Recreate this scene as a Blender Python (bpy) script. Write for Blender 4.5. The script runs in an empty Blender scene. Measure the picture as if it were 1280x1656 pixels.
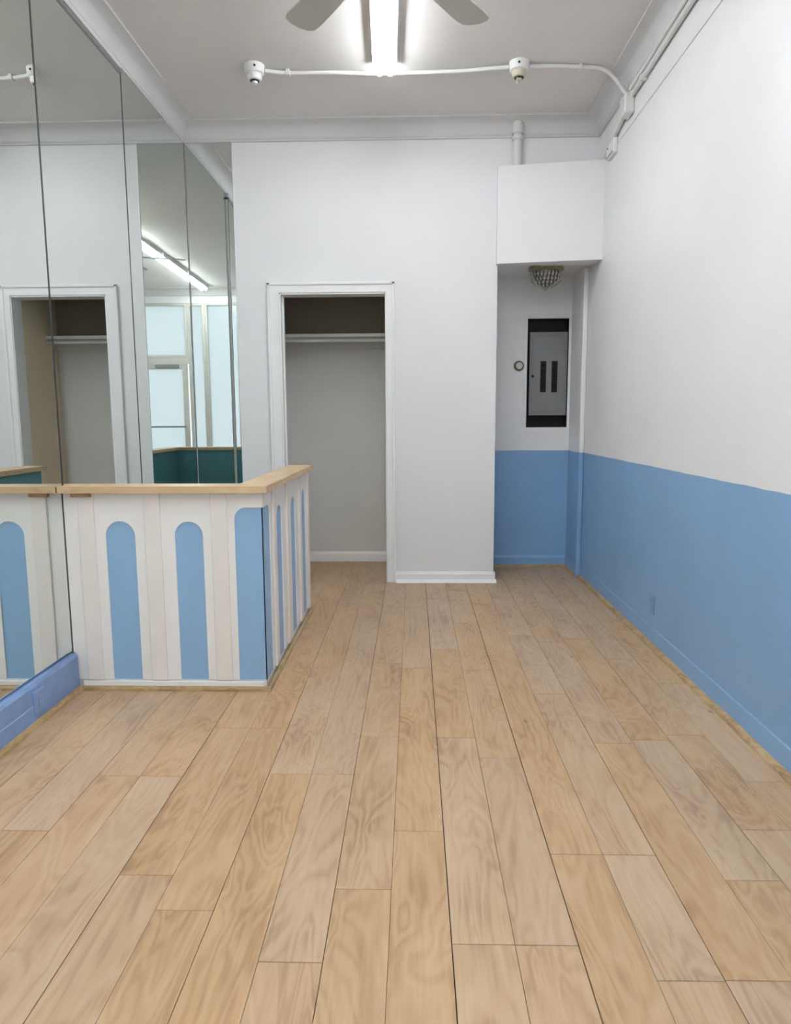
import bpy, bmesh, math, random
from mathutils import Vector, Matrix
random.seed(7)
S = bpy.context.scene
COL = S.collection
PI = math.pi

# ------------------------------------------------------------------ camera, world, exposure
cam = bpy.data.cameras.new('camera'); co = bpy.data.objects.new('camera', cam); COL.objects.link(co)
F_PX, PITCH, YAW, ROLL = 1130.9, 0.1337, 0.0262, -0.0050
cam.sensor_fit = 'HORIZONTAL'; cam.sensor_width = 36.0; cam.lens = F_PX / 1280 * 36.0
cam.clip_start = 0.02
fw = Vector((-math.sin(YAW)*math.cos(PITCH), math.cos(YAW)*math.cos(PITCH), -math.sin(PITCH)))
rt = Vector((math.cos(YAW), math.sin(YAW), 0)); up = rt.cross(fw)
r2 = rt*math.cos(ROLL) + up*math.sin(ROLL); u2 = -rt*math.sin(ROLL) + up*math.cos(ROLL)
m = Matrix((r2, u2, -fw)).transposed().to_4x4(); m.translation = Vector((0, 0, 1.30))
co.matrix_world = m
S.camera = co

w = bpy.data.worlds.new('world'); S.world = w; w.use_nodes = True
bg = w.node_tree.nodes['Background']; bg.inputs[0].default_value = (0.86, 0.93, 1.0, 1); bg.inputs[1].default_value = 0.95

TUBE_STRENGTH = 17.5
vs = S.view_settings
vs.view_transform = 'Standard'; vs.look = 'None'; vs.gamma = 1.0; vs.use_curve_mapping = False
vs.exposure = 1.36

# ------------------------------------------------------------------ materials
def lin(r, g, b):
    f = lambda c: ((c/255)/12.92 if c/255 <= .04045 else ((c/255+.055)/1.055)**2.4)
    return (f(r), f(g), f(b), 1)
def newmat(name):
    m = bpy.data.materials.new(name); m.use_nodes = True
    nt = m.node_tree; b = nt.nodes['Principled BSDF']
    return m, nt, b
def paint(name, c, rough=.55, vary=.03, bump=.04, scale=6.0, metal=0.0, spec=.5):
    m, nt, b = newmat(name); N, L = nt.nodes, nt.links
    tc = N.new('ShaderNodeNewGeometry')
    nz = N.new('ShaderNodeTexNoise'); nz.inputs['Scale'].default_value = scale; nz.inputs['Detail'].default_value = 5
    L.new(tc.outputs['Position'], nz.inputs['Vector'])
    rp = N.new('ShaderNodeValToRGB')
    rp.color_ramp.elements[0].position = .3; rp.color_ramp.elements[1].position = .7
    rp.color_ramp.elements[0].color = tuple(x*(1-vary) for x in c[:3])+(1,)
    rp.color_ramp.elements[1].color = tuple(min(1, x*(1+vary)) for x in c[:3])+(1,)
    L.new(nz.outputs['Fac'], rp.inputs['Fac']); L.new(rp.outputs['Color'], b.inputs['Base Color'])
    b.inputs['Roughness'].default_value = rough; b.inputs['Metallic'].default_value = metal
    b.inputs['Specular IOR Level'].default_value = spec
    if bump:
        n2 = N.new('ShaderNodeTexNoise'); n2.inputs['Scale'].default_value = 60; n2.inputs['Detail'].default_value = 4
        L.new(tc.outputs['Position'], n2.inputs['Vector'])
        bp = N.new('ShaderNodeBump'); bp.inputs['Strength'].default_value = bump; bp.inputs['Distance'].default_value = .01
        L.new(n2.outputs['Fac'], bp.inputs['Height']); L.new(bp.outputs['Normal'], b.inputs['Normal'])
    return m
def two_tone(name, lower, upper, zsplit):
    """two paints meeting at a painted dado line"""
    m = paint(name, (1, 1, 1, 1), .42, .0, .05); nt = m.node_tree; N, L = nt.nodes, nt.links
    b = N['Principled BSDF']
    g = N.new('ShaderNodeNewGeometry'); sp = N.new('ShaderNodeSeparateXYZ'); L.new(g.outputs['Position'], sp.inputs[0])
    nz = N.new('ShaderNodeTexNoise'); nz.inputs['Scale'].default_value = 5; L.new(g.outputs['Position'], nz.inputs['Vector'])
    ma = N.new('ShaderNodeMath'); ma.operation = 'MULTIPLY_ADD'; ma.inputs[1].default_value = .008; L.new(nz.outputs['Fac'], ma.inputs[0]); L.new(sp.outputs['Z'], ma.inputs[2])
    gt = N.new('ShaderNodeMath'); gt.operation = 'GREATER_THAN'; gt.inputs[1].default_value = zsplit+.004; L.new(ma.outputs[0], gt.inputs[0])
    n2 = N.new('ShaderNodeTexNoise'); n2.inputs['Scale'].default_value = 2.5; n2.inputs['Detail'].default_value = 4; L.new(g.outputs['Position'], n2.inputs['Vector'])
    def var(c, v):
        rp = N.new('ShaderNodeValToRGB')
        rp.color_ramp.elements[0].position = .3; rp.color_ramp.elements[1].position = .7
        rp.color_ramp.elements[0].color = tuple(x*(1-v) for x in c[:3])+(1,)
        rp.color_ramp.elements[1].color = tuple(min(1, x*(1+v)) for x in c[:3])+(1,)
        L.new(n2.outputs['Fac'], rp.inputs['Fac']); return rp
    a, c = var(lower, .04), var(upper, .015)
    mx = N.new('ShaderNodeMix'); mx.data_type = 'RGBA'
    L.new(gt.outputs[0], mx.inputs['Factor']); L.new(a.outputs[0], mx.inputs['A']); L.new(c.outputs[0], mx.inputs['B'])
    L.new(mx.outputs['Result'], b.inputs['Base Color'])
    return m
def wood(name, axis, cols, rough=.4, rnd=.16, across=16.0, along=1.5, fine=1.0):
    """grain runs along axis (0 = x, 1 = y); every board gets its own offset and tone"""
    m, nt, b = newmat(name); N, L = nt.nodes, nt.links
    g = N.new('ShaderNodeNewGeometry'); oi = N.new('ShaderNodeObjectInfo')
    mu = N.new('ShaderNodeMath'); mu.operation = 'MULTIPLY'; mu.inputs[1].default_value = 37.0; L.new(oi.outputs['Random'], mu.inputs[0])
    cb = N.new('ShaderNodeCombineXYZ'); L.new(mu.outputs[0], cb.inputs[0]); L.new(mu.outputs[0], cb.inputs[1]); L.new(mu.outputs[0], cb.inputs[2])
    ad = N.new('ShaderNodeVectorMath'); ad.operation = 'ADD'; L.new(g.outputs['Position'], ad.inputs[0]); L.new(cb.outputs[0], ad.inputs[1])
    def scaled(a, l):
        s = [a, a, a]; s[axis] = l
        v = N.new('ShaderNodeVectorMath'); v.operation = 'MULTIPLY'; v.inputs[1].default_value = s; L.new(ad.outputs[0], v.inputs[0]); return v.outputs[0]
    # large wavy growth figure
    n1 = N.new('ShaderNodeTexNoise'); n1.inputs['Scale'].default_value = 1.0; n1.inputs['Detail'].default_value = 3; n1.inputs['Distortion'].default_value = .8
    L.new(scaled(across*.35, along*.8), n1.inputs['Vector'])
    mm = N.new('ShaderNodeMath'); mm.operation = 'MULTIPLY'; mm.inputs[1].default_value = 80; L.new(n1.outputs['Fac'], mm.inputs[0])
    sn = N.new('ShaderNodeMath'); sn.operation = 'SINE'; L.new(mm.outputs[0], sn.inputs[0])
    # fine streaks and blotches
    n2 = N.new('ShaderNodeTexNoise'); n2.inputs['Scale'].default_value = 1.0; n2.inputs['Detail'].default_value = 6; n2.inputs['Roughness'].default_value = .65
    L.new(scaled(across*5, along*2.2), n2.inputs['Vector'])
    n3 = N.new('ShaderNodeTexNoise'); n3.inputs['Scale'].default_value = 1.0; n3.inputs['Detail'].default_value = 4
    L.new(scaled(across*.45, along*1.8), n3.inputs['Vector'])
    s1 = N.new('ShaderNodeMath'); s1.operation = 'MULTIPLY_ADD'; s1.inputs[1].default_value = .075*fine; L.new(sn.outputs[0], s1.inputs[0])
    sf = N.new('ShaderNodeMath'); sf.operation = 'MULTIPLY_ADD'; sf.inputs[1].default_value = .62; sf.inputs[2].default_value = .20; L.new(n3.outputs['Fac'], sf.inputs[0]); L.new(sf.outputs[0], s1.inputs[2])
    s2 = N.new('ShaderNodeMath'); s2.operation = 'MULTIPLY_ADD'; s2.inputs[1].default_value = .42*fine; L.new(n2.outputs['Fac'], s2.inputs[0]); L.new(s1.outputs[0], s2.inputs[2])
    s3 = N.new('ShaderNodeMath'); s3.operation = 'SUBTRACT'; s3.inputs[1].default_value = .21*fine; L.new(s2.outputs[0], s3.inputs[0])
    rp = N.new('ShaderNodeValToRGB'); e = rp.color_ramp.elements
    e[0].position = .26; e[0].color = cols[0]; e[1].position = .72; e[1].color = cols[2]
    k = e.new(.47); k.color = cols[1]
    L.new(s3.outputs[0], rp.inputs['Fac'])
    # per board tone
    hs = N.new('ShaderNodeHueSaturation'); L.new(rp.outputs['Color'], hs.inputs['Color'])
    mr = N.new('ShaderNodeMapRange'); mr.inputs['To Min'].default_value = 1-rnd; mr.inputs['To Max'].default_value = 1+rnd*.7; L.new(oi.outputs['Random'], mr.inputs['Value'])
    L.new(mr.outputs[0], hs.inputs['Value'])
    fr = N.new('ShaderNodeMath'); fr.operation = 'FRACT'; L.new(mu.outputs[0], fr.inputs[0])
    m2 = N.new('ShaderNodeMapRange'); m2.inputs['To Min'].default_value = .90; m2.inputs['To Max'].default_value = 1.12; L.new(fr.outputs[0], m2.inputs['Value'])
    L.new(m2.outputs[0], hs.inputs['Saturation'])
    vo = N.new('ShaderNodeTexVoronoi'); vo.inputs['Scale'].default_value = 1.0; L.new(scaled(3.4, 2.0), vo.inputs['Vector'])
    kr = N.new('ShaderNodeMapRange'); kr.inputs['From Min'].default_value = .012; kr.inputs['From Max'].default_value = .05
    kr.inputs['To Min'].default_value = .55; kr.inputs['To Max'].default_value = 1.0; L.new(vo.outputs['Distance'], kr.inputs['Value'])
    kn = N.new('ShaderNodeMix'); kn.data_type = 'RGBA'; kn.blend_type = 'MULTIPLY'; kn.inputs['Factor'].default_value = 1.0
    L.new(hs.outputs['Color'], kn.inputs['A']); L.new(kr.outputs[0], kn.inputs['B'])
    L.new(kn.outputs['Result'], b.inputs['Base Color'])
    b.inputs['Roughness'].default_value = rough
    bp = N.new('ShaderNodeBump'); bp.inputs['Strength'].default_value = .06; bp.inputs['Distance'].default_value = .004
    L.new(n2.outputs['Fac'], bp.inputs['Height']); L.new(bp.outputs['Normal'], b.inputs['Normal'])
    return m

WHITE = lin(236, 236, 237)
M = {}
M['white'] = paint('white_wall_paint', WHITE, .5, .012, .05, 2.0)
M['trimwhite'] = paint('white_gloss_trim_paint', lin(243, 243, 243), .32, .012, .02, 8)
M['ceil'] = paint('ceiling_paint', lin(226, 222, 219), .7, .02, .05, 1.5)
M['cove'] = paint('cove_paint', lin(216, 215, 215), .5, .02, .06, 9)
BLUE = lin(134, 174, 215)
M['rightwall'] = two_tone('white_over_blue_wall_paint', BLUE, WHITE, 1.017)
M['blue'] = paint('blue_gloss_paint', BLUE, .38, .03, .04, 5)
M['plinthblue'] = paint('blue_plinth_paint', lin(130, 158, 202), .35, .10, .10, 14)
M['inlayblue'] = paint('blue_inlay_paint', lin(148, 186, 222), .4, .02, .02, 5)
M['shadedteal'] = paint('counter_blue_painted_shade', lin(94, 148, 158), .5, .05, .03, 4)  # counter blue with shade and green mirror tint mixed into the colour
M['counterwhite'] = paint('warm_white_counter_paint', lin(243, 241, 238), .4, .01, .02, 6)
M['batten'] = paint('blush_white_batten_paint', lin(240, 233, 228), .4, .02, .02, 7)
M['closet'] = paint('closet_grey_paint', lin(218, 218, 215), .6, .02, .05, 3)
M['beige'] = paint('closet_beige_paint', lin(240, 221, 194), .6, .02, .05, 3)
M['closetshade'] = paint('closet_upper_painted_shade', lin(150, 138, 118), .7, .04, .05, 3)  # shade behind the door header, painted into the closet top as dark brown
M['fixture'] = paint('white_enamel', lin(235, 235, 233), .3, .01, 0, 4)
M['raceway'] = paint('raceway_paint', lin(225, 225, 222), .4, .02, .02, 8)
M['dark'] = paint('dark_gap', lin(20, 18, 17), .8, .1, 0)
M['black'] = paint('black_cavity', lin(10, 10, 11), .7, .2, 0)
M['breaker'] = paint('black_breaker_plastic', lin(12, 12, 13), .6, .1, 0)
M['panelgrey'] = paint('grey_panel_enamel', lin(128, 129, 132), .4, .03, .02, 10, 0.0)
M['latch'] = paint('dark_latch', lin(60, 60, 62), .35, .05, 0, 5, .6)
M['brass'] = paint('aged_brass', lin(172, 162, 130), .35, .15, .05, 30, .7)
M['thermo'] = paint('thermostat_plastic', lin(206, 204, 198), .35, .03, 0)
M['thermodark'] = paint('thermostat_ring', lin(120, 118, 112), .3, .05, 0, 5, .6)
M['fan'] = paint('fan_grey_paint', lin(200, 197, 190), .5, .03, .02, 6)
M['edge'] = paint('mirror_channel_grey', lin(150, 152, 150), .35, .08, .05, 25, .5)
M['silveredge'] = paint('mirror_edge', lin(52, 60, 58), .3, .05, 0)
M['yellowed'] = paint('yellowed_plastic', lin(205, 200, 176), .45, .08, 0)
M['alum'] = paint('storefront_frame_paint', lin(206, 204, 196), .4, .05, .03, 10)
M['steel'] = paint('push_bar_metal', lin(165, 168, 172), .3, .05, 0, 8, .8)
M['outblue'] = paint('painted_over_blue_plate', lin(124, 160, 203), .4, .03, .03, 8)
T0, T1, T2 = lin(163, 131, 99), lin(190, 158, 124), lin(202, 173, 140)
M['floor'] = wood('plank_oak', 1, (T0, T1, T2), .46, .04, 15, 1.4)
M['capx'] = wood('cap_maple_x', 0, (lin(176, 142, 102), lin(206, 174, 132), lin(220, 192, 154)), .4, .02, 16, 1.4)
M['capy'] = wood('cap_maple_y', 1, (lin(176, 142, 102), lin(206, 174, 132), lin(220, 192, 154)), .4, .02, 16, 1.4)
M['qr'] = wood('quarter_round_oak', 1, (lin(136, 108, 72), lin(176, 146, 104), lin(196, 170, 128)), .5, .05, 20, 3)
M['qrx'] = wood('quarter_round_oak_x', 0, (lin(136, 108, 72), lin(176, 146, 104), lin(196, 170, 128)), .5, .05, 20, 3)
M['scrap'] = wood('scrap_wood', 0, (lin(130, 96, 66), lin(168, 132, 98), lin(190, 156, 120)), .6, .02, 16, 2)

def mirror_mat():
    m, nt, b = newmat('mirror_silver')
    nt.nodes.remove(b)
    g = nt.nodes.new('ShaderNodeBsdfGlossy'); g.inputs['Roughness'].default_value = 0.0
    g.inputs['Color'].default_value = (.82, .86, .84, 1)
    nt.links.new(g.outputs[0], nt.nodes['Material Output'].inputs[0]); return m
M['mirror'] = mirror_mat()
def tube_mat():
    m, nt, b = newmat('lit_fluorescent_tube')
    b.inputs['Base Color'].default_value = (.9, .9, .9, 1)
    b.inputs['Emission Color'].default_value = (.93, .967, 1.0, 1); b.inputs['Emission Strength'].default_value = TUBE_STRENGTH
    return m
M['tube'] = tube_mat()
def frost_mat():
    m, nt, b = newmat('frosted_window_film'); nt.nodes.remove(b); N, L = nt.nodes, nt.links
    t = N.new('ShaderNodeBsdfTranslucent'); t.inputs['Color'].default_value = (.93, .95, .96, 1)
    g = N.new('ShaderNodeBsdfGlossy'); g.inputs['Roughness'].default_value = .12
    fz = N.new('ShaderNodeFresnel'); fz.inputs['IOR'].default_value = 1.45
    mx = N.new('ShaderNodeMixShader'); L.new(fz.outputs[0], mx.inputs[0]); L.new(t.outputs[0], mx.inputs[1]); L.new(g.outputs[0], mx.inputs[2])
    L.new(mx.outputs[0], N['Material Output'].inputs[0]); return m
M['frost'] = frost_mat()
def crystal_mat():
    m, nt, b = newmat('cut_crystal')
    b.inputs['Base Color'].default_value = (.86, .84, .78, 1); b.inputs['Roughness'].default_value = .12
    b.inputs['Transmission Weight'].default_value = .55; b.inputs['IOR'].default_value = 1.5
    return m
M['crystal'] = crystal_mat()

# ------------------------------------------------------------------ mesh helpers
class MB:
    def __init__(s): s.bm = bmesh.new()
    def box(s, x0, x1, y0, y1, z0, z1, bev=0.0):
        v = [s.bm.verts.new((x, y, z)) for x in (x0, x1) for y in (y0, y1) for z in (z0, z1)]
        fs = [s.bm.faces.new([v[i] for i in q]) for q in ((0, 1, 3, 2), (4, 6, 7, 5), (0, 4, 5, 1), (2, 3, 7, 6), (0, 2, 6, 4), (1, 5, 7, 3))]
        if bev:
            es = list({e for f in fs for e in f.edges})
            bmesh.ops.bevel(s.bm, geom=es, offset=bev, segments=1, affect='EDGES', profile=.5)
        return s
    def prism(s, pts, a0, a1, axis):
        """extrude a 2-D outline along axis; pts are the two other coordinates in xyz order"""
        def P(p, a):
            c = list(p); c.insert(axis, a); return c
        A = [s.bm.verts.new(P(p, a0)) for p in pts]; B = [s.bm.verts.new(P(p, a1)) for p in pts]
        f1 = s.bm.faces.new(A); f2 = s.bm.faces.new(B[::-1]); n = len(pts)
        f1.normal_update(); f2.normal_update()
        for i in range(n): s.bm.faces.new((A[i], B[i], B[(i+1) % n], A[(i+1) % n]))
        bmesh.ops.triangulate(s.bm, faces=[f1, f2])
        return s
    def lathe(s, prof, c, n=24, axis='z'):
        rings = []
        for r, z in prof:
            ring = []
            for i in range(n):
                a = 2*PI*i/n; q = (r*math.cos(a), r*math.sin(a), z)
                if axis == 'y': q = (q[0], q[2], q[1])
                if axis == 'x': q = (q[2], q[0], q[1])
                ring.append(s.bm.verts.new((c[0]+q[0], c[1]+q[1], c[2]+q[2])))
            rings.append(ring)
        for a, b in zip(rings, rings[1:]):
            for i in range(n): s.bm.faces.new((a[i], a[(i+1) % n], b[(i+1) % n], b[i]))
        s.bm.faces.new(rings[0][::-1]); s.bm.faces.new(rings[-1])
        return s
    def tube(s, pts, r, n=10):
        pts = [Vector(p) for p in pts]; rings = []
        prev = None
        for i, p in enumerate(pts):
            t = (pts[min(i+1, len(pts)-1)] - pts[max(i-1, 0)]).normalized()
            u = prev if prev is not None else (Vector((0, 0, 1)) if abs(t.z) < .9 else Vector((1, 0, 0)))
            u = (u - t*u.dot(t)).normalized(); prev = u; v = t.cross(u)
            rings.append([s.bm.verts.new(p + (u*math.cos(2*PI*k/n) + v*math.sin(2*PI*k/n))*r) for k in range(n)])
        for a, b in zip(rings, rings[1:]):
            for i in range(n): s.bm.faces.new((a[i], a[(i+1) % n], b[(i+1) % n], b[i]))
        s.bm.faces.new(rings[0][::-1]); s.bm.faces.new(rings[-1])
        return s
    def build(s, name, mat, parent=None, smooth=False, at=None):
        bmesh.ops.recalc_face_normals(s.bm, faces=s.bm.faces)
        me = bpy.data.meshes.new(name)
        if at is not None: bmesh.ops.translate(s.bm, verts=s.bm.verts, vec=-Vector(at))
        s.bm.to_mesh(me); s.bm.free()
        me.materials.append(M[mat] if isinstance(mat, str) else mat)
        if smooth:
            for p in me.polygons: p.use_smooth = True
            me.set_sharp_from_angle(angle=math.radians(40))
        o = bpy.data.objects.new(name, me); COL.objects.link(o)
        if at is not None: o.location = at
        if parent is not None:
            o.parent = parent
            if at is None: o.location = -Vector(parent.location) if parent.parent is None else (0, 0, 0)
            else: o.location = Vector(at) - Vector(parent.location)
        return o
def tag(o, label, cat, group=None, kind=None):
    o['label'] = label; o['category'] = cat
    if group: o['group'] = group
    if kind: o['kind'] = kind
    return o
def thing(name, label, cat, loc=(0, 0, 0), group=None, kind=None):
    o = bpy.data.objects.new(name, None); COL.objects.link(o); o.location = loc; o.empty_display_size = .1
    return tag(o, label, cat, group, kind)
def copy_tree(o, dloc, parent=None):
    c = o.copy(); COL.objects.link(c)
    if parent is None: c.location = Vector(o.location) + Vector(dloc)
    else: c.parent = parent
    for ch in list(o.children): copy_tree(ch, (0, 0, 0), c)
    return c

# ------------------------------------------------------------------ room dimensions (metres)
XL, XR, YB, YF, H = -1.715, 1.367, 5.47, -1.00, 3.45
YA, XA, YS = 6.06, 1.33, 5.66            # alcove back, alcove right face, step in the right wall
YC, XP = 6.29, .633                      # closet back, pier edge
DX0, DX1, DZ = -1.024, -.206, 2.247      # closet opening
T = .12

# floor -------------------------------------------------------------
floor = tag(MB().box(XL-.15, XR+.12, YF-.12, YC+.12, -.06, -.009).build('floor', 'dark'), 'light oak two-strip plank floor of the shop', 'floor', kind='structure')
STRIP = .15725; X00 = .0935
ends = {-9: [2.047], -8: [2.394], -7: [2.394], -6: [1.836, 2.80], -5: [1.694, 2.80, 3.513, 3.95], -4: [2.418], -3: [2.418, 4.513], -2: [1.787, 2.729],
        -1: [2.066, 3.52], 0: [1.587, 2.722, 3.818], 1: [1.587], 2: [1.955, 4.815], 3: [1.482, 1.955], 4: [1.486, 2.683, 3.956], 5: [4.026], 6: [2.092, 2.76]}
rnd = random.Random(11)
for i in range(-12, 9):
    xa, xb = X00+STRIP*i, X00+STRIP*(i+1)
    gap = lambda k: .0013 if k in (0, 2, -6) else (.0009 if k % 2 == 0 else .0005)
    ga, gb = gap(i), gap(i+1)
    xa, xb = max(xa+ga, XL-.1), min(xb-gb, XR+.05)
    if xb-xa < .02: continue
    known = sorted(ends.get(i, []))
    cuts = list(known)
    lo = known[0] if known else 2.6+rnd.uniform(0, 1.2)
    if not known: cuts.append(lo)
    y = lo
    while y > YF+.5:
        y -= rnd.uniform(.75, 1.35); cuts.append(y)
    y = known[-1] if known else lo
    while y < YC-.4:
        y += rnd.uniform(.8, 1.3); cuts.append(y)
    cuts = sorted(c for c in cuts if YF+.15 < c < YC-.1)
    cuts = [YF-.05]+cuts+[YC+.05]
    for a, b in zip(cuts, cuts[1:]):
        g = .0010
        MB().box(xa, xb, a+g, b-g, -.009, 0.0, .0007).build('plank', 'floor', floor, at=((xa+xb)/2, (a+b)/2, 0))

# walls -------------------------------------------------------------
def wall(name, mat, label, boxes):
    mb = MB()
    for b in boxes: mb.box(*b)
    return tag(mb.build(name, mat), label, 'wall', kind='structure')
wall('wall_left', 'white', 'white wall behind the tall mirror panels', [(XL-.15, XL-.012, YF-.12, YB+T, 0, H)])
wr = wall('wall_right', 'rightwall', 'long side wall painted white above a light blue lower half',
     [(XR, XR+.12, YF-.12, YS, 0, H), (XA, XR+.12, YS, YA+.12, 0, H)])
wall('wall_back', 'white', 'white end wall with the closet doorway and thin mirror strip',
     [(XL-.15, DX0, YB, YB+T, 0, H), (DX1, XP, YB, YB+T, 0, H), (DX0, DX1, YB, YB+T, DZ, H), (XP, XR+.12, YB, YB+T, 2.75, H)])
# alcove back wall with the opening of the electrical cabinet
EX0, EX1, EZ0, EZ1 = .962, 1.308, 1.214, 2.121
wall('wall_alcove', 'rightwall', 'alcove end wall, white above blue, with the electrical cabinet', [
    (XP-.12, EX0, YA, YA+.12, 0, 2.6), (EX1, XA+.1, YA, YA+.12, 0, 2.6), (EX0, EX1, YA, YA+.12, 0, EZ0), (EX0, EX1, YA, YA+.12, EZ1, 2.6)])
wall('wall_pier', 'white', 'side face of the pier between closet and alcove', [(XP-.12, XP, YB+T, YA+.02, 0, 2.75)])
tag(MB().box(XL-.15, XR+.12, YF-.12, YB+T, H, H+.1).build('ceiling', 'ceil'), 'plain pale grey ceiling of the shop', 'ceiling', kind='structure')
tag(MB().box(XP-.12, XR+.12, YB+.02, YA+.12, 2.46, 2.56).build('ceiling_alcove', 'white'), 'low white ceiling inside the alcove', 'ceiling', kind='structure')
# boxed-in soffit over the alcove mouth
mb = MB().prism([(.62, 5.405), (XR+.0, 5.295), (XR+.0, YB+.03), (.62, YB+.0)], 2.43, 3.115, 2)
tag(mb.build('wall_soffit', 'white'), 'white boxed-in soffit above the alcove opening', 'wall', kind='structure')
# bright corner bead where the side wall steps in
tag(MB().box(XA-.004, XA+.030, YS-.012, YS, 0, 2.44, .002).build('trim_corner_bead', 'rightwall'), 'narrow painted corner strip at the alcove edge of the side wall', 'trim', kind='structure')

# closet interior
wall('wall_closet_back', 'closet', 'grey back wall inside the closet', [(DX0-.32, DX1+.05, YC, YC+.1, 0, 2.02)])
wall('wall_closet_top', 'closetshade', 'upper back wall of the closet above its shelf, its shade painted brown', [(DX0-.32, DX1+.05, YC, YC+.1, 2.02, 2.75)])
wall('wall_closet_left', 'closet', 'grey side wall inside the closet', [(DX0-.32, DX0-.22, YB+T, YC, 0, 2.75)])
wall('wall_closet_right', 'beige', 'beige side wall inside the closet', [(DX1, XP-.12, YB+T, YC+.1, 0, 2.75)])
tag(MB().box(DX0-.32, DX1+.05, YB+T, YC+.1, 2.62, 2.72).build('ceiling_closet', 'closetshade'), 'ceiling inside the closet, its dimness painted brown', 'ceiling', kind='structure')
sh = thing('closet_shelf', 'pale shelf with a hanging rod across the dim closet', 'shelf', (-.62, 6.12, 1.97))
MB().box(DX0-.22, DX1, 5.95, YC, 1.972, 1.998, .002).build('shelf_board', 'closet', sh)
MB().tube([(DX0-.22, 5.985, 1.945), (DX1, 5.985, 1.945)], .013).build('hanging_rod', 'closet', sh, True)
MB().box(DX0-.22, DX1, YC-.02, YC, 1.90, 1.972).build('cleat', 'closet', sh)

# crown cove: one mitred ring round the room
prof = [(0, 3.328), (.020, 3.328), (.022, 3.338), (.012, 3.345), (.012, 3.352)]
for k in range(7):
    a = k/6*PI/2
    prof.append((.016+.100*(1-math.cos(a)), 3.352+.086*math.sin(a)))
prof += [(.124, 3.438), (.124, H), (0, H)]
mb = MB(); rings = []
for d, z in prof:
    rings.append([mb.bm.verts.new(p) for p in ((XL+d, YF+d, z), (XR-d, YF+d, z), (XR-d, YB-d, z), (XL+d, YB-d, z))])
n = len(rings)
for j in range(n):
    a, b = rings[j], rings[(j+1) % n]
    for i in range(4): mb.bm.faces.new((a[i], a[(i+1) % 4], b[(i+1) % 4], b[i]))
tag(mb.build('trim_1', 'cove', smooth=True), 'concave plaster crown cove between walls and ceiling', 'trim', kind='structure')

# door casing of the closet
cas = thing('trim_2', 'white moulded casing round the closet opening', 'trim', ((DX0+DX1)/2, YB, 0), kind='structure')
def casing_piece(x0, x1, z0, z1, vertical):
    o = MB().box(x0, x1, YB-.018, YB, z0, z1, .003).build('casing_board', 'trimwhite', cas)
    return o
casing_piece(DX0-.083, DX0+.004, 0, DZ+.0, 1); casing_piece(DX1-.004, DX1+.060, 0, DZ, 1); casing_piece(DX0-.083, DX1+.060, DZ-.004, DZ+.068, 0)
MB().box(DX0-.088, DX0-.064, YB-.028, YB-.012, 0, DZ+.073, .004).build('back_band', 'trimwhite', cas)
MB().box(DX1+.042, DX1+.064, YB-.028, YB-.012, 0, DZ+.073, .004).build('back_band', 'trimwhite', cas)
MB().box(DX0-.088, DX1+.064, YB-.028, YB-.012, DZ+.052, DZ+.074, .004).build('back_band', 'trimwhite', cas)
MB().box(DX0-.002, DX0+.014, YB-.01, YB+T+.01, 0, DZ).build('jamb', 'trimwhite', cas)
MB().box(DX1-.010, DX1+.002, YB-.01, YB+T+.01, 0, DZ).build('jamb', 'trimwhite', cas)
MB().box(DX0, DX1, YB-.01, YB+T+.01, DZ-.014, DZ+.002).build('jamb', 'trimwhite', cas)
MB().box(DX0+.014, DX0+.026, YB+.05, YB+.085, 0, DZ-.014).build('door_stop', 'trimwhite', cas)

# baseboards -------------------------------------------------------
def base_profile(x0, x1, y, name, label, hgt=.085, mat='trimwhite', end=0):
    r = thing(name, label, 'baseboard', ((x0+x1)/2, y, 0), kind='structure')
    MB().prism([(y, 0), (y-.016, 0), (y-.016, hgt-.02), (y-.008, hgt), (y, hgt)], x0, x1, 0).build('board', mat, r)
    return r
b1 = base_profile(DX1+.062, XP+.012, YB, 'baseboard_back', 'white baseboard with a flared shoe along the pier')
MB().prism([(YB-.010, 0), (YB-.042, 0), (YB-.040, .006), (YB-.024, .020), (YB-.014, .026)], DX1+.066, XP+.022, 0).build('shoe_moulding', 'trimwhite', b1)
MB().prism([(XP-.01, 0), (XP+.014, 0), (XP+.010, .066), (XP+.003, .085), (XP-.01, .085)], YB-.014, YB+.4, 1).build('board', 'trimwhite', b1)
base_profile(DX0-.22, DX1, YC, 'baseboard_closet', 'white baseboard along the closet back wall', .09)
ba = base_profile(XP, XA, YA, 'baseboard_alcove', 'blue painted baseboard across the alcove', .10, 'blue')
MB().prism([(YA-.014, 0), (YA-.034, 0), (YA-.030, .012), (YA-.016, .022)], XP, XA, 0).build('quarter_round', 'qrx', ba)
br = thing('baseboard_right', 'blue painted baseboard with raw wood quarter round on the long wall', 'baseboard', (XR, 2.3, 0), kind='structure')
MB().prism([(XR+.001, 0), (XR-.009, 0), (XR-.006, .100), (XR-.003, .104), (XR+.001, .104)], YF, YS-.012, 1).build('board', 'blue', br)
mb = MB(); pr = [(0, 0), (-.024, 0), (-.0235, .008), (-.019, .016), (-.011, .0215), (0, .023)]
ny = 70; rg = []; q = random.Random(3)
for k in range(ny+1):
    y = YF+(YS+.01-YF)*k/ny; j = q.uniform(-.0022, .0022); jz = q.uniform(-.002, .002)
    rg.append([mb.bm.verts.new((XR-.009+dx*(1+j*40), y, max(0, z+(jz if z > 0.005 else 0)))) for dx, z in pr])
for a, b in zip(rg, rg[1:]):
    for i in range(len(pr)): mb.bm.faces.new((a[i], a[(i+1) % len(pr)], b[(i+1) % len(pr)], b[i]))
mb.bm.faces.new(rg[0]); mb.bm.faces.new(rg[-1])
mb.build('quarter_round', 'qr', br, True)
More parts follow.
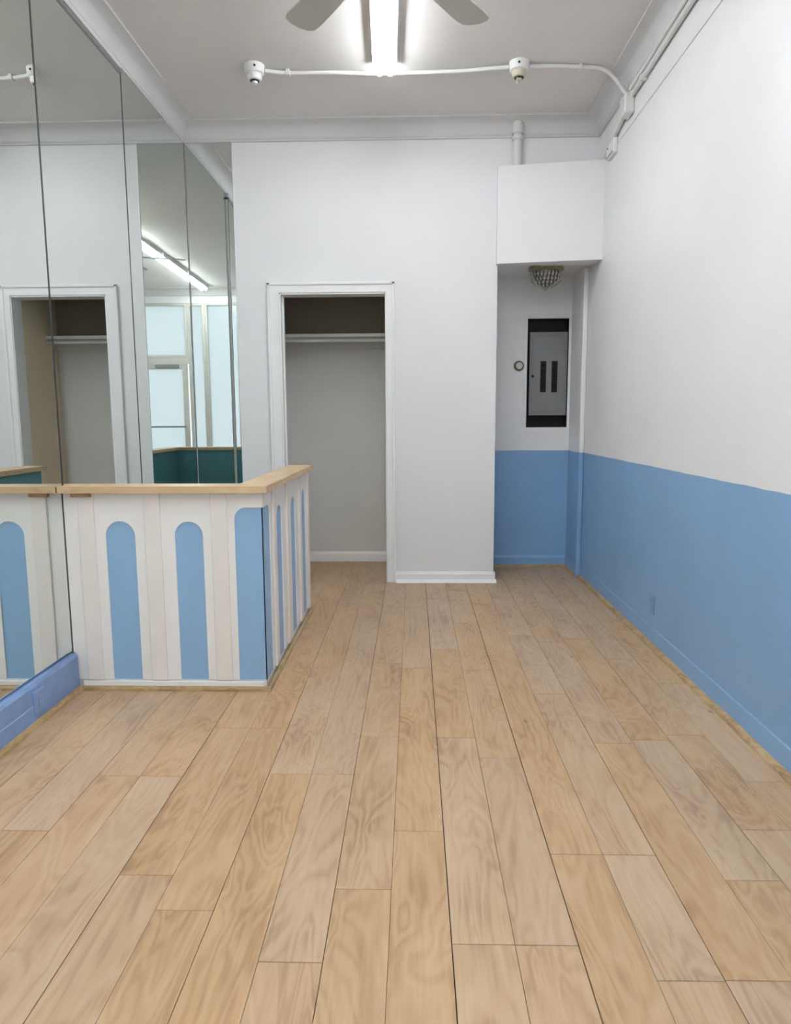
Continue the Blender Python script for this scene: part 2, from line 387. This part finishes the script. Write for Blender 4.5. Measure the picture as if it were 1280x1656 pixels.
MB().prism([(XA+.001, 0), (XA-.006, 0), (XA-.006, .10), (XA+.001, .10)], YS, YA, 1).build('board', 'blue', br)
MB().prism([(XA-.004, 0), (XA-.022, 0), (XA-.016, .014), (XA-.004, .020)], YS, YA, 1).build('quarter_round', 'qr', br)

# ------------------------------------------------------------------ mirrors on the left wall and on the end wall
XN, XM, XF = -1.652, -1.686, -1.700
def mirror_panel(y0, y1, x, z0, z1, label, group=None):
    r = thing('mirror_panel', label, 'mirror', (x, (y0+y1)/2, z0), group)
    MB().box(x-.006, x, y0+.003, y1-.003, z0, z1, .0016).build('mirror_glass', 'mirror', r)
    MB().box(XL-.014, x-.0065, y0, y1-.004, z0, z1).build('backing_board', 'silveredge', r)
    if x > XF and y1 > 3: MB().box(XL-.014, x-.002, y1-.0035, y1-.0005, z0, z1).build('return_strip', 'trimwhite', r)
    if x > XF: MB().box(x-.001, x+.0014, y1-.011, y1, z0, z1).build('seam_bead', 'silveredge', r)
    return r
G = 'mirror panels along the side wall'
mirror_panel(4.29, 5.462, XF, .19, 3.343, 'tall mirror panel in the corner, reflecting the thin mirror on the end wall', G)
mp = mirror_panel(3.242, 4.29, XM, .19, 3.278, 'tall mirror panel behind the counter, between its front and the corner panel', G)
MB().box(XM-.006, XM+.012, 3.242, 4.29, 3.272, 3.296, .003).build('top_channel', 'edge', mp)
MB().box(XL-.014, XM+.004, 3.242, 4.29, 3.296, 3.328).build('top_filler', 'cove', mp)
for k, (a, b) in enumerate(((2.16, 3.242), (1.11, 2.16), (.06, 1.11), (-.98, .06))):
    mp = mirror_panel(a, b, XN, .19, 3.26, ('tall mirror panel above the blue plinth, its edge meeting the counter front', 'second mirror panel from the counter front above the blue plinth', 'third mirror panel from the counter front above the blue plinth', 'mirror panel above the blue plinth beside the shop window')[k], G)
    MB().box(XL-.014, XN+.012, a, b, 3.262, 3.328, .003).build('top_channel', 'edge', mp)
bm_ = thing('mirror_panel', 'narrow floor-to-cove mirror strip on the white end wall, in the corner', 'mirror', (-1.53, YB, .19), G)
MB().box(XF+.004, -1.346, YB-.007, YB-.001, .19, 3.335, .0016).build('mirror_glass', 'mirror', bm_)
MB().box(-1.346, -1.336, YB-.012, YB-.001, .19, 3.345, .002).build('edge_trim', 'trimwhite', bm_)
MB().box(XF+.004, -1.336, YB-.012, YB-.001, 3.335, 3.347, .002).build('edge_trim', 'edge', bm_)

# blue plinth under the mirrors
pl = thing('baseboard_left', 'thick blue painted plinth under the mirrors', 'baseboard', (XL, 1.1, 0), kind='structure')
MB().prism([(XL-.014, 0), (-1.622, 0), (-1.622, .168), (-1.630, .182), (XL-.014, .188)], YF, 3.212, 1).build('board', 'plinthblue', pl)
MB().prism([(XL-.014, 0), (-1.618, 0), (-1.618, .088), (-1.624, .094), (XL-.014, .094)], YF, 2.80, 1).build('board', 'plinthblue', pl)
MB().prism([(-1.624, 0), (-1.600, 0), (-1.601, .010), (-1.607, .019), (-1.620, .022)], YF, 3.198, 1).build('quarter_round', 'qr', pl)
MB().prism([(XL-.014, 0), (-1.66, 0), (-1.66, .182), (XL-.014, .188)], 3.305, YB, 1).build('board', 'plinthblue', pl)
op = thing('outlet_cover', 'small blue painted-over outlet cover on the plinth under the mirrors', 'outlet', (-1.622, 2.845, .105))
pt = MB().box(-1.624, -1.612, 2.80, 2.88, .052, .150, .003).build('plate', 'plinthblue', op)
MB().box(-1.613, -1.609, 2.825, 2.855, .075, .125, .002).build('socket_face', 'plinthblue', pt)

# ------------------------------------------------------------------ reception counter (L-shaped half wall)
YF0, XF0, YE, ZT = 3.225, -.705, 4.62, .962
ct = thing('reception_counter', 'L-shaped white reception counter with blue arched inlays and a wooden top', 'counter', (-.9, 3.26, 0))
mb = MB().prism([(-1.648, YF0+.008), (XF0-.008, YF0+.008), (XF0-.008, YE), (-.80, YE), (-.80, 3.298), (-1.682, 3.298), (-1.682, 3.246), (-1.648, 3.246)], 0, ZT, 2)
mb.build('half_wall', 'counterwhite', ct)
MB().box(-1.682, -.80, 3.298, 3.303, 0, ZT).build('inner_lining', 'shadedteal', ct)
MB().box(-.806, -.80, 3.303, YE, 0, ZT).build('inner_lining', 'shadedteal', ct)
MB().box(-.806, XF0, YE, YE+.008, 0, ZT).build('end_board', 'counterwhite', ct)
ZB = .048
def arch(a0, a1, ztop, grow=0.0, seg=14):
    r = (a1-a0)/2; c = (a0+a1)/2
    return [(a0-grow, ZB-grow*0)] + [(c-(r+grow)*math.cos(PI*k/seg), ztop-r+(r+grow)*math.sin(PI*k/seg)) for k in range(seg+1)] + [(a1+grow, ZB)]
def bay(b0, b1, a0, a1, ztop, axis, f, sgn):
    """white board with an arched cut-out, blue inlay set behind it; axis = axis of the board's normal"""
    out = [(b0, ZB)] + arch(a0, a1, ztop) + [(b1, ZB), (b1, ZT), (b0, ZT)]
    MB().prism(out, f, f+sgn*.008, axis).build('face_board', 'counterwhite', ct)
    MB().prism(arch(a0, a1, ztop, .004), f+sgn*.0062, f+sgn*.0085, axis).build('arch_inlay', 'inlayblue', ct)
def halfbay(b0, b1, a0, ztop, rad, axis, f, sgn, corner_at_b1=True, trim=0.0):
    """board whose cut-out runs out at the corner"""
    seg = 8
    if corner_at_b1:
        arc = [(a0+rad-rad*math.cos(PI/2*k/seg), ztop-rad+rad*math.sin(PI/2*k/seg)) for k in range(seg+1)]
        b1 -= trim; out = [(b0, ZB), (a0, ZB)] + arc + [(b1, ztop), (b1, ZT), (b0, ZT)]
        inl = [(a0-.004, ZB)] + [(x-.003, z+.003) for x, z in arc] + [(b1+trim/2, ztop+.003), (b1+trim/2, ZB)]
    else:
        arc = [(a0-rad+rad*math.sin(PI/2*k/seg), ztop-rad+rad*math.cos(PI/2*k/seg)) for k in range(seg+1)]
        out = [(b0, ztop)] + arc + [(a0, ZB), (b1, ZB), (b1, ZT), (b0, ZT)]
        inl = [(b0+.004, ZB), (b0+.004, ztop+.003)] + [(x+.003, z+.003) for x, z in arc] + [(a0+.004, ZB)]
    MB().prism(out, f, f+sgn*.008, axis).build('face_board', 'counterwhite', ct)
    MB().prism(inl, f+sgn*.004, f+sgn*.0085, axis).build('arch_inlay', 'inlayblue', ct)
# front run (normal along y)
MB().box(-1.648, -1.54, YF0, YF0+.008, ZB, ZT).build('face_board', 'counterwhite', ct)
bay(-1.54, -1.2275, -1.457, -1.316, .824, 1, YF0, 1)
bay(-1.2275, -.912, -1.127, -.993, .822, 1, YF0, 1)
halfbay(-.912, XF0, -.842, .888, .055, 1, YF0, 1, True, .008)
for x0, x1 in ((-1.577, -1.503), (-1.265, -1.190), (-.950, -.874)):
    MB().box(x0, x1, YF0-.012, YF0, ZB, ZT-.001, .002).build('batten', 'batten', ct)
# side run (normal along x)
halfbay(YF0, 3.445, 3.372, .888, .05, 0, XF0, -1, False)
bay(3.445, 3.82, 3.535, 3.685, .852, 0, XF0, -1)
bay(3.82, 4.235, 3.955, 4.105, .852, 0, XF0, -1)
bay(4.235, 4.545, 4.345, 4.495, .852, 0, XF0, -1)
halfbay(4.545, YE+.008, 4.592, .852, .03, 0, XF0, -1)
for c in (3.447, 3.82, 4.235, 4.548):
    MB().box(XF0, XF0+.012, c-.034, c+.034, ZB, ZT-.001, .002).build('batten', 'batten', ct)
# foot of the counter
MB().box(-1.606, XF0-.02, YF0-.012, YF0+.008, 0, ZB-.004, .003).build('base_rail', 'counterwhite', ct)
MB().prism([(YF0-.010, 0), (YF0-.028, 0), (YF0-.027, .010), (YF0-.020, .018), (YF0-.010, .021)], -1.604, XF0+.016, 0).build('quarter_round', 'qrx', ct)
MB().prism([(XF0, 0), (XF0+.018, 0), (XF0+.017, .010), (XF0+.010, .018), (XF0, .021)], YF0-.026, YE+.03, 1).build('quarter_round', 'qr', ct)
# wooden cap and the raw wood block under it
MB().prism([(-1.649, 3.172), (-.674, 3.172), (-.83, 3.318), (-1.683, 3.318), (-1.683, 3.246), (-1.649, 3.246)], ZT, .993, 2).build('counter_cap', 'capx', ct)
MB().prism([(-.6735, 3.1725), (-.6735, 4.645), (-.83, 4.645), (-.83, 3.3185)], ZT, .993, 2).build('counter_cap', 'capy', ct)
MB().box(-1.598, -1.508, YF0-.034, YF0-.012, ZT-.020, ZT, .002).build('wood_block', 'scrap', ct)

# ------------------------------------------------------------------ electrical cabinet in the alcove
ec = thing('breaker_panel', 'grey electrical breaker panel in a black wall recess of the alcove', 'breaker panel', (1.135, YA, EZ0))
mb = MB()
mb.box(EX0, EX1, YA+.10, YA+.11, EZ0, EZ1).box(EX0, EX0+.004, YA+.004, YA+.10, EZ0, EZ1).box(EX1-.004, EX1, YA+.004, YA+.10, EZ0, EZ1)
mb.box(EX0, EX1, YA+.004, YA+.10, EZ0, EZ0+.004).box(EX0, EX1, YA+.004, YA+.10, EZ1-.004, EZ1)
mb.build('recess_box', 'black', ec)
CX0, CX1, CZ0, CZ1 = .985, 1.3035, 1.315, 2.012
cv = MB().box(CX0, CX1, YA+.012, YA+.022, CZ0, CZ1, .003).build('cover', 'panelgrey', ec)
MB().box(CX0+.018, CX1-.022, YA+.007, YA+.012, CZ0+.03, CZ1-.03, .002).build('cover_door', 'panelgrey', cv)
for x in (1.081, 1.176):
    MB().box(x-.004, x+.044, YA+.0045, YA+.0075, 1.512, 1.770).build('breaker_slot', 'black', cv)
proto = None
for x in (1.078, 1.173):
    for k in range(10):
        z = 1.527+k*.0255
        if proto is None:
            proto = MB().box(-.017, .017, -.008, .004, -.009, .009, .002).build('breaker', 'breaker', cv)
            proto.location = (x+.023, YA+.001, z)
        else:
            c = proto.copy(); COL.objects.link(c); c.parent = cv; c.location = (x+.023, YA+.001, z)
MB().lathe([(.013, 0), (.013, .006), (.007, .009)], (1.012, YA+.004, 1.645), 14, 'y').build('latch', 'latch', cv)
tr = thing('trim_3', 'thin painted frame round the electrical recess', 'trim', (1.135, YA, EZ0), kind='structure')
for a in ((EX0-.030, EX0, EZ0-.03, EZ1+.028), (EX1, XA-.001, EZ0-.03, EZ1+.028), (EX0, EX1, EZ1, EZ1+.028), (EX0, EX1, EZ0-.03, EZ0)):
    MB().box(a[0], a[1], YA-.005, YA+.002, a[2], a[3], .001).build('frame_board', 'white', tr)

th = thing('thermostat', 'small round white dial thermostat beside the breaker panel', 'thermostat', (.893, YA, 1.731))
MB().lathe([(.046, 0), (.046, -.008), (.043, -.012)], (.893, YA, 1.731), 28, 'y').build('base_plate', 'thermo', th, True)
MB().lathe([(.041, -.011), (.039, -.024), (.034, -.028)], (.893, YA, 1.731), 28, 'y').build('dial_ring', 'thermodark', th, True)
MB().lathe([(.029, -.026), (.027, -.034), (.02, -.036)], (.893, YA, 1.731), 24, 'y').build('dial', 'thermo', th, True)

# crystal flush-mount lamp under the alcove ceiling
cl = thing('crystal_ceiling_lamp', 'small brass flush lamp with a bowl of cut crystals in the alcove', 'lamp', (1.035, 5.68, 2.46))
c0 = (1.035, 5.68, 2.46)
MB().lathe([(.05, 0), (.128, -.004), (.134, -.012), (.134, -.030), (.126, -.036), (.06, -.036)], c0, 36).build('rim', 'brass', cl, True)
MB().lathe([(.108, -.034), (.098, -.085), (.072, -.122), (.040, -.146), (.012, -.156)], c0, 24).build('wire_bowl', 'thermodark', cl, True)
mb = MB()
for (r, z, nn, hh, ww) in ((.124, -.040, 26, .050, .010), (.115, -.082, 24, .040, .010), (.092, -.112, 18, .032, .010), (.062, -.136, 12, .026, .010), (.028, -.150, 7, .022, .009)):
    for k in range(nn):
        a = 2*PI*k/nn + r*9; cx, cy = c0[0]+r*math.cos(a), c0[1]+r*math.sin(a); zt = c0[2]+z
        vt = mb.bm.verts.new((cx, cy, zt)); vb = mb.bm.verts.new((cx-.3*hh*math.cos(a), cy-.3*hh*math.sin(a), zt-hh))
        mid = [mb.bm.verts.new((cx+ww*math.cos(a+t), cy+ww*math.sin(a+t), zt-hh*.6)) for t in (0, PI/2, PI, 3*PI/2)]
        for i in range(4):
            mb.bm.faces.new((vt, mid[i], mid[(i+1) % 4])); mb.bm.faces.new((vb, mid[(i+1) % 4], mid[i]))
o = mb.build('crystal_drops', 'crystal', cl); o['kind'] = 'stuff'
MB().lathe([(.004, -.156), (.012, -.164), (.010, -.172), (.003, -.182)], c0, 12).build('finial', 'brass', cl, True)

# painted-over outlet on the long wall
ou = thing('outlet_cover', 'blue painted-over outlet plate low on the long wall', 'outlet', (XR, 3.93, .235))
pt = MB().box(XR-.006, XR+.001, 3.895, 3.965, .180, .292, .002).build('plate', 'outblue', ou)
for z in (.213, .259): MB().box(XR-.009, XR-.005, 3.912, 3.948, z-.014, z+.014, .003).build('socket_face', 'outblue', pt)

# ------------------------------------------------------------------ ceiling fittings
def lx(y): return -.146+.0346*(3.82-y)
ANG = math.atan(-.0346)
def fluorescent(y0, y1, label):
    yc = (y0+y1)/2; L = y1-y0
    r = thing('fluorescent_fixture', label, 'light fixture', (lx(yc), yc, H), 'fluorescent battens in one row on the ceiling'); r.rotation_euler[2] = -ANG
    def part(mb, n, mat, sm=False):
        o = mb.build(n, mat, None, sm); o.parent = r; return o
    body = MB().prism([(-.070, 0), (-.073, -.043), (-.069, -.043), (-.062, -.031), (.062, -.031), (.069, -.043), (.073, -.043), (.070, 0)], -L/2, L/2-.018, 1)
    part(body, 'housing', 'fixture')
    for s in (-1, 1):
        part(MB().tube([(s*.032, -L/2+.02, -.057), (s*.032, L/2-.012, -.057)], .0195, 16), 'tube', 'tube', True)
        part(MB().box(s*.032-.012, s*.032+.012, -L/2, -L/2+.022, -.086, -.040, .003), 'lamp_holder', 'fixture')
        part(MB().box(s*.032-.010, s*.032+.010, L/2-.032, L/2-.020, -.050, -.020, .003), 'lamp_holder', 'fixture')
    return r
fluorescent(3.40, 4.61, 'lit twin-tube fluorescent batten beyond the ceiling fan, ending at the conduit')
for a, lb in ((-.78, 'lit twin-tube fluorescent batten ending close to the shop window'), (.38, 'lit twin-tube fluorescent batten midway between ceiling fan and shop window'),
              (1.54, 'lit twin-tube fluorescent batten next to the fan, on its shop window side')):
    fluorescent(a, a+1.155, lb)

# ceiling fan with five blades
fx, fy, fz = -.115, 2.92, 3.10
fan = thing('ceiling_fan', 'grey five-blade ceiling fan hung between the fluorescent battens', 'fan', (fx, fy, H))
MB().lathe([(.03, -.07), (.065, -.03), (.07, 0)], (fx, fy, H), 24).build('canopy', 'fan', fan, True)
MB().tube([(fx, fy, H-.05), (fx, fy, fz+.10)], .013).build('downrod', 'fan', fan, True)
MB().lathe([(.05, -.05), (.10, -.035), (.12, .0), (.12, .06), (.09, .09), (.03, .11)], (fx, fy, fz), 32).build('motor_housing', 'fan', fan, True)
for k in range(5):
    a = math.radians(54+.4+72*k)
    prof2 = [(.19, -.055), (.30, -.066), (.62, -.080), (.682, -.076), (.704, -.056), (.716, -.010), (.708, .040), (.690, .068), (.65, .077), (.30, .064), (.19, .052)]
    mb = MB().prism(prof2, -.004, .004, 2)
    o = mb.build('blade', 'fan', None); o.parent = fan
    o.matrix_local = Matrix.Translation((0, 0, fz-H)) @ Matrix.Rotation(a, 4, 'Z') @ Matrix.Rotation(math.radians(7), 4, 'X')
    b2 = MB().box(.10, .24, -.018, .018, -.010, -.004, .002).build('blade_bracket', 'fan', None); b2.parent = o

# detectors at the ends of the conduit
def detector(x, y, label, lower):
    c = (x, y, H)
    r = thing('heat_detector', label, 'detector', c)
    MB().lathe([(.050, -.052), (.058, -.046), (.062, -.004), (.062, 0)], c, 28).build('base', 'fixture', r, True)
    MB().lathe([(.030, -.088), (.040, -.084), (.045, -.072), (.043, -.052)], c, 24).build('collar', lower, r, True)
    MB().lathe([(.022, -.094), (.030, -.090), (.030, -.086)], c, 20).build('shadow_ring', 'latch', r, True)
    MB().lathe([(.008, -.108), (.016, -.104), (.018, -.092)], c, 16).build('sensor_tip', lower, r, True)
    d = Vector((0-x, 0-y, 0)).normalized()
    MB().lathe([(.007, 0), (.007, .006)], (0, 0, 0), 12, 'y').build('knockout', 'dark', r).location = (d.x*.061, d.y*.061, -.024)
    return r
detector(-.975, 4.60, 'white round ceiling detector at the free end of the conduit', 'fixture')
dd = detector(.650, 4.62, 'white round ceiling detector with a yellowed tip midway on the conduit', 'yellowed')
MB().tube([(.636, 4.60, H-.09), (.634, 4.598, H-.135)], .003, 6).build('loose_wire', 'yellowed', dd)

def spline(pts, n=8):
    P = [Vector(p) for p in pts]; P = [P[0]*2-P[1]]+P+[P[-1]*2-P[-2]]; out = []
    for i in range(1, len(P)-2):
        for k in range(n):
            t = k/n; a, b, c, d = P[i-1:i+3]
            out.append(.5*((2*b)+(-a+c)*t+(2*a-5*b+4*c-d)*t*t+(-a+3*b-3*c+d)*t**3))
    return out+[P[-2]]
cd = thing('ceiling_conduit', 'white conduit across the ceiling joining both detectors', 'conduit', (-.1, 4.66, H))
MB().tube(spline([(-.915, 4.62, H-.022), (-.78, 4.66, H-.018), (-.5, 4.67, H-.016), (-.25, 4.69, H-.016), (-.02, 4.69, H-.016), (.3, 4.68, H-.016), (.48, 4.65, H-.018), (.59, 4.63, H-.022)]), .0125).build('pipe', 'raceway', cd, True)
MB().tube(spline([(.71, 4.625, H-.022), (.9, 4.64, H-.016), (1.05, 4.66, H-.014), (1.17, 4.68, H-.018), (1.25, 4.70, H-.060), (1.295, 4.70, H-.115), (1.322, 4.69, H-.155), (1.338, 4.66, H-.172), (1.345, 4.60, H-.174)]), .0125).build('pipe', 'raceway', cd, True)
MB().box(-.79, -.765, 4.64, 4.68, H-.034, H, .003).build('strap', 'raceway', cd)
MB().box(1.02, 1.04, 4.64, 4.69, H-.032, H, .003).build('strap', 'raceway', cd)

wc = thing('wall_conduit', 'white conduit under the cove of the long wall with an elbow box', 'conduit', (XR-.02, 3.0, 3.27))
MB().tube([(XR-.020, YF+.15, 3.315), (XR-.020, 3.6, 3.290), (XR-.020, 4.66, 3.262)], .016).build('pipe', 'raceway', wc, True)
MB().tube([(XR-.046, YF+.15, 3.322), (XR-.046, 3.6, 3.305), (XR-.044, 4.60, 3.278)], .010).build('pipe', 'raceway', wc, True)
MB().tube([(XR-.024, 4.74, 3.215), (XR-.020, 5.27, 3.130)], .022).build('pipe', 'raceway', wc, True)
MB().box(XR-.062, XR+.0, 4.64, 4.76, 3.165, 3.285, .008).build('elbow_box', 'raceway', wc)
MB().box(XR-.044, XR, 4.40, 4.43, 3.245, 3.292, .004).build('strap', 'raceway', wc)
wi = MB().tube([(XR-.002, YF+.1, 3.125), (XR-.002, 3.4, 3.120), (XR-.002, 4.9, 3.112), (XR-.002, 5.02, 3.11)], .0035, 6).build('wall_wire', 'raceway')
tag(wi, 'thin white wire running along the long wall under the conduit', 'wire')
jb = thing('junction_box', 'small white junction box on the long wall beside the soffit', 'junction box', (XR, 5.10, 3.10))
MB().box(XR-.030, XR+.001, 4.99, 5.17, 3.055, 3.155, .006).build('box_body', 'white', jb)
MB().lathe([(.006, 0), (.006, -.003)], (XR-.030, 5.13, 3.125), 10, 'x').build('screw', 'dark', jb)
MB().box(XR-.034, XR-.028, 5.0, 5.16, 3.062, 3.070, .001).build('lip', 'edge', jb)

rp_ = thing('ceiling_riser_pipe', 'white vertical pipe from the cove down into the soffit', 'pipe', (.762, 5.432, 3.1))
MB().tube([(.762, 5.432, 3.10), (.762, 5.432, 3.45)], .031, 18).build('pipe', 'raceway', rp_, True)
MB().lathe([(.036, 3.30), (.041, 3.305), (.041, 3.325), (.036, 3.33)], (.762, 5.432, 0), 20).build('coupling', 'raceway', rp_, True)
MB().lathe([(.040, 3.345), (.040, 3.415), (.034, 3.425)], (.762, 5.432, 0), 20).build('cap_fitting', 'raceway', rp_, True)

# ------------------------------------------------------------------ shop front behind the camera (seen in the mirrors)
wall('wall_front', 'white', 'strip of white wall over the shop window', [(XL-.15, XR+.12, YF-.12, YF, 3.22, H)])
wall('wall_bulkhead', 'white', 'low bulkhead under the shop window', [(XL-.15, .05, YF-.12, YF, 0, .45)])
def pane_frame(name, x0, x1, z0, z1, label, fw_=.045, kind_cat='window', mull=()):
    r = thing(name, label, kind_cat, ((x0+x1)/2, YF, z0), kind='structure')
    for a in ((x0, x0+fw_, z0, z1), (x1-fw_, x1, z0, z1), (x0+fw_, x1-fw_, z0, z0+fw_), (x0+fw_, x1-fw_, z1-fw_, z1)):
        MB().box(a[0], a[1], YF-.06, YF, a[2], a[3], .003).build('frame_rail', 'alum', r)
    MB().box(x0+fw_, x1-fw_, YF-.034, YF-.030, z0+fw_, z1-fw_).build('pane', 'frost', r)
    for xm in mull: MB().box(xm-.006, xm+.006, YF-.04, YF-.022, z0+fw_, z1-fw_).build('mullion', 'alum', r)
    return r
pane_frame('window_1', -1.70, .09, .45, 3.22, 'tall frosted shop window', mull=(-1.1, -.42))
pane_frame('window_2', .09, .39, 0, 3.22, 'narrow frosted sidelight beside the shop door', .05)
pane_frame('window_3', .39, XR-.002, 2.32, 3.22, 'frosted transom light over the shop door')
d = pane_frame('door_1', .42, XR-.03, 0, 2.225, 'frosted glass shop door with push bar', .085, 'door')
pb = MB().tube([(.47, YF+.05, 1.17), (1.27, YF+.05, 1.17)], .014).build('push_bar', 'steel', d, True)
for x in (.49, 1.25): MB().box(x-.01, x+.01, YF, YF+.05, 1.155, 1.185, .002).build('bar_bracket', 'steel', pb)
MB().box(.55, .95, YF, YF+.05, 2.15, 2.21, .006).build('door_closer', 'edge', d)
tag(MB().box(.39, XR-.002, YF-.06, YF, 2.225, 2.32).build('trim_4', 'alum'), 'door head rail between shop door and transom', 'trim', kind='structure')
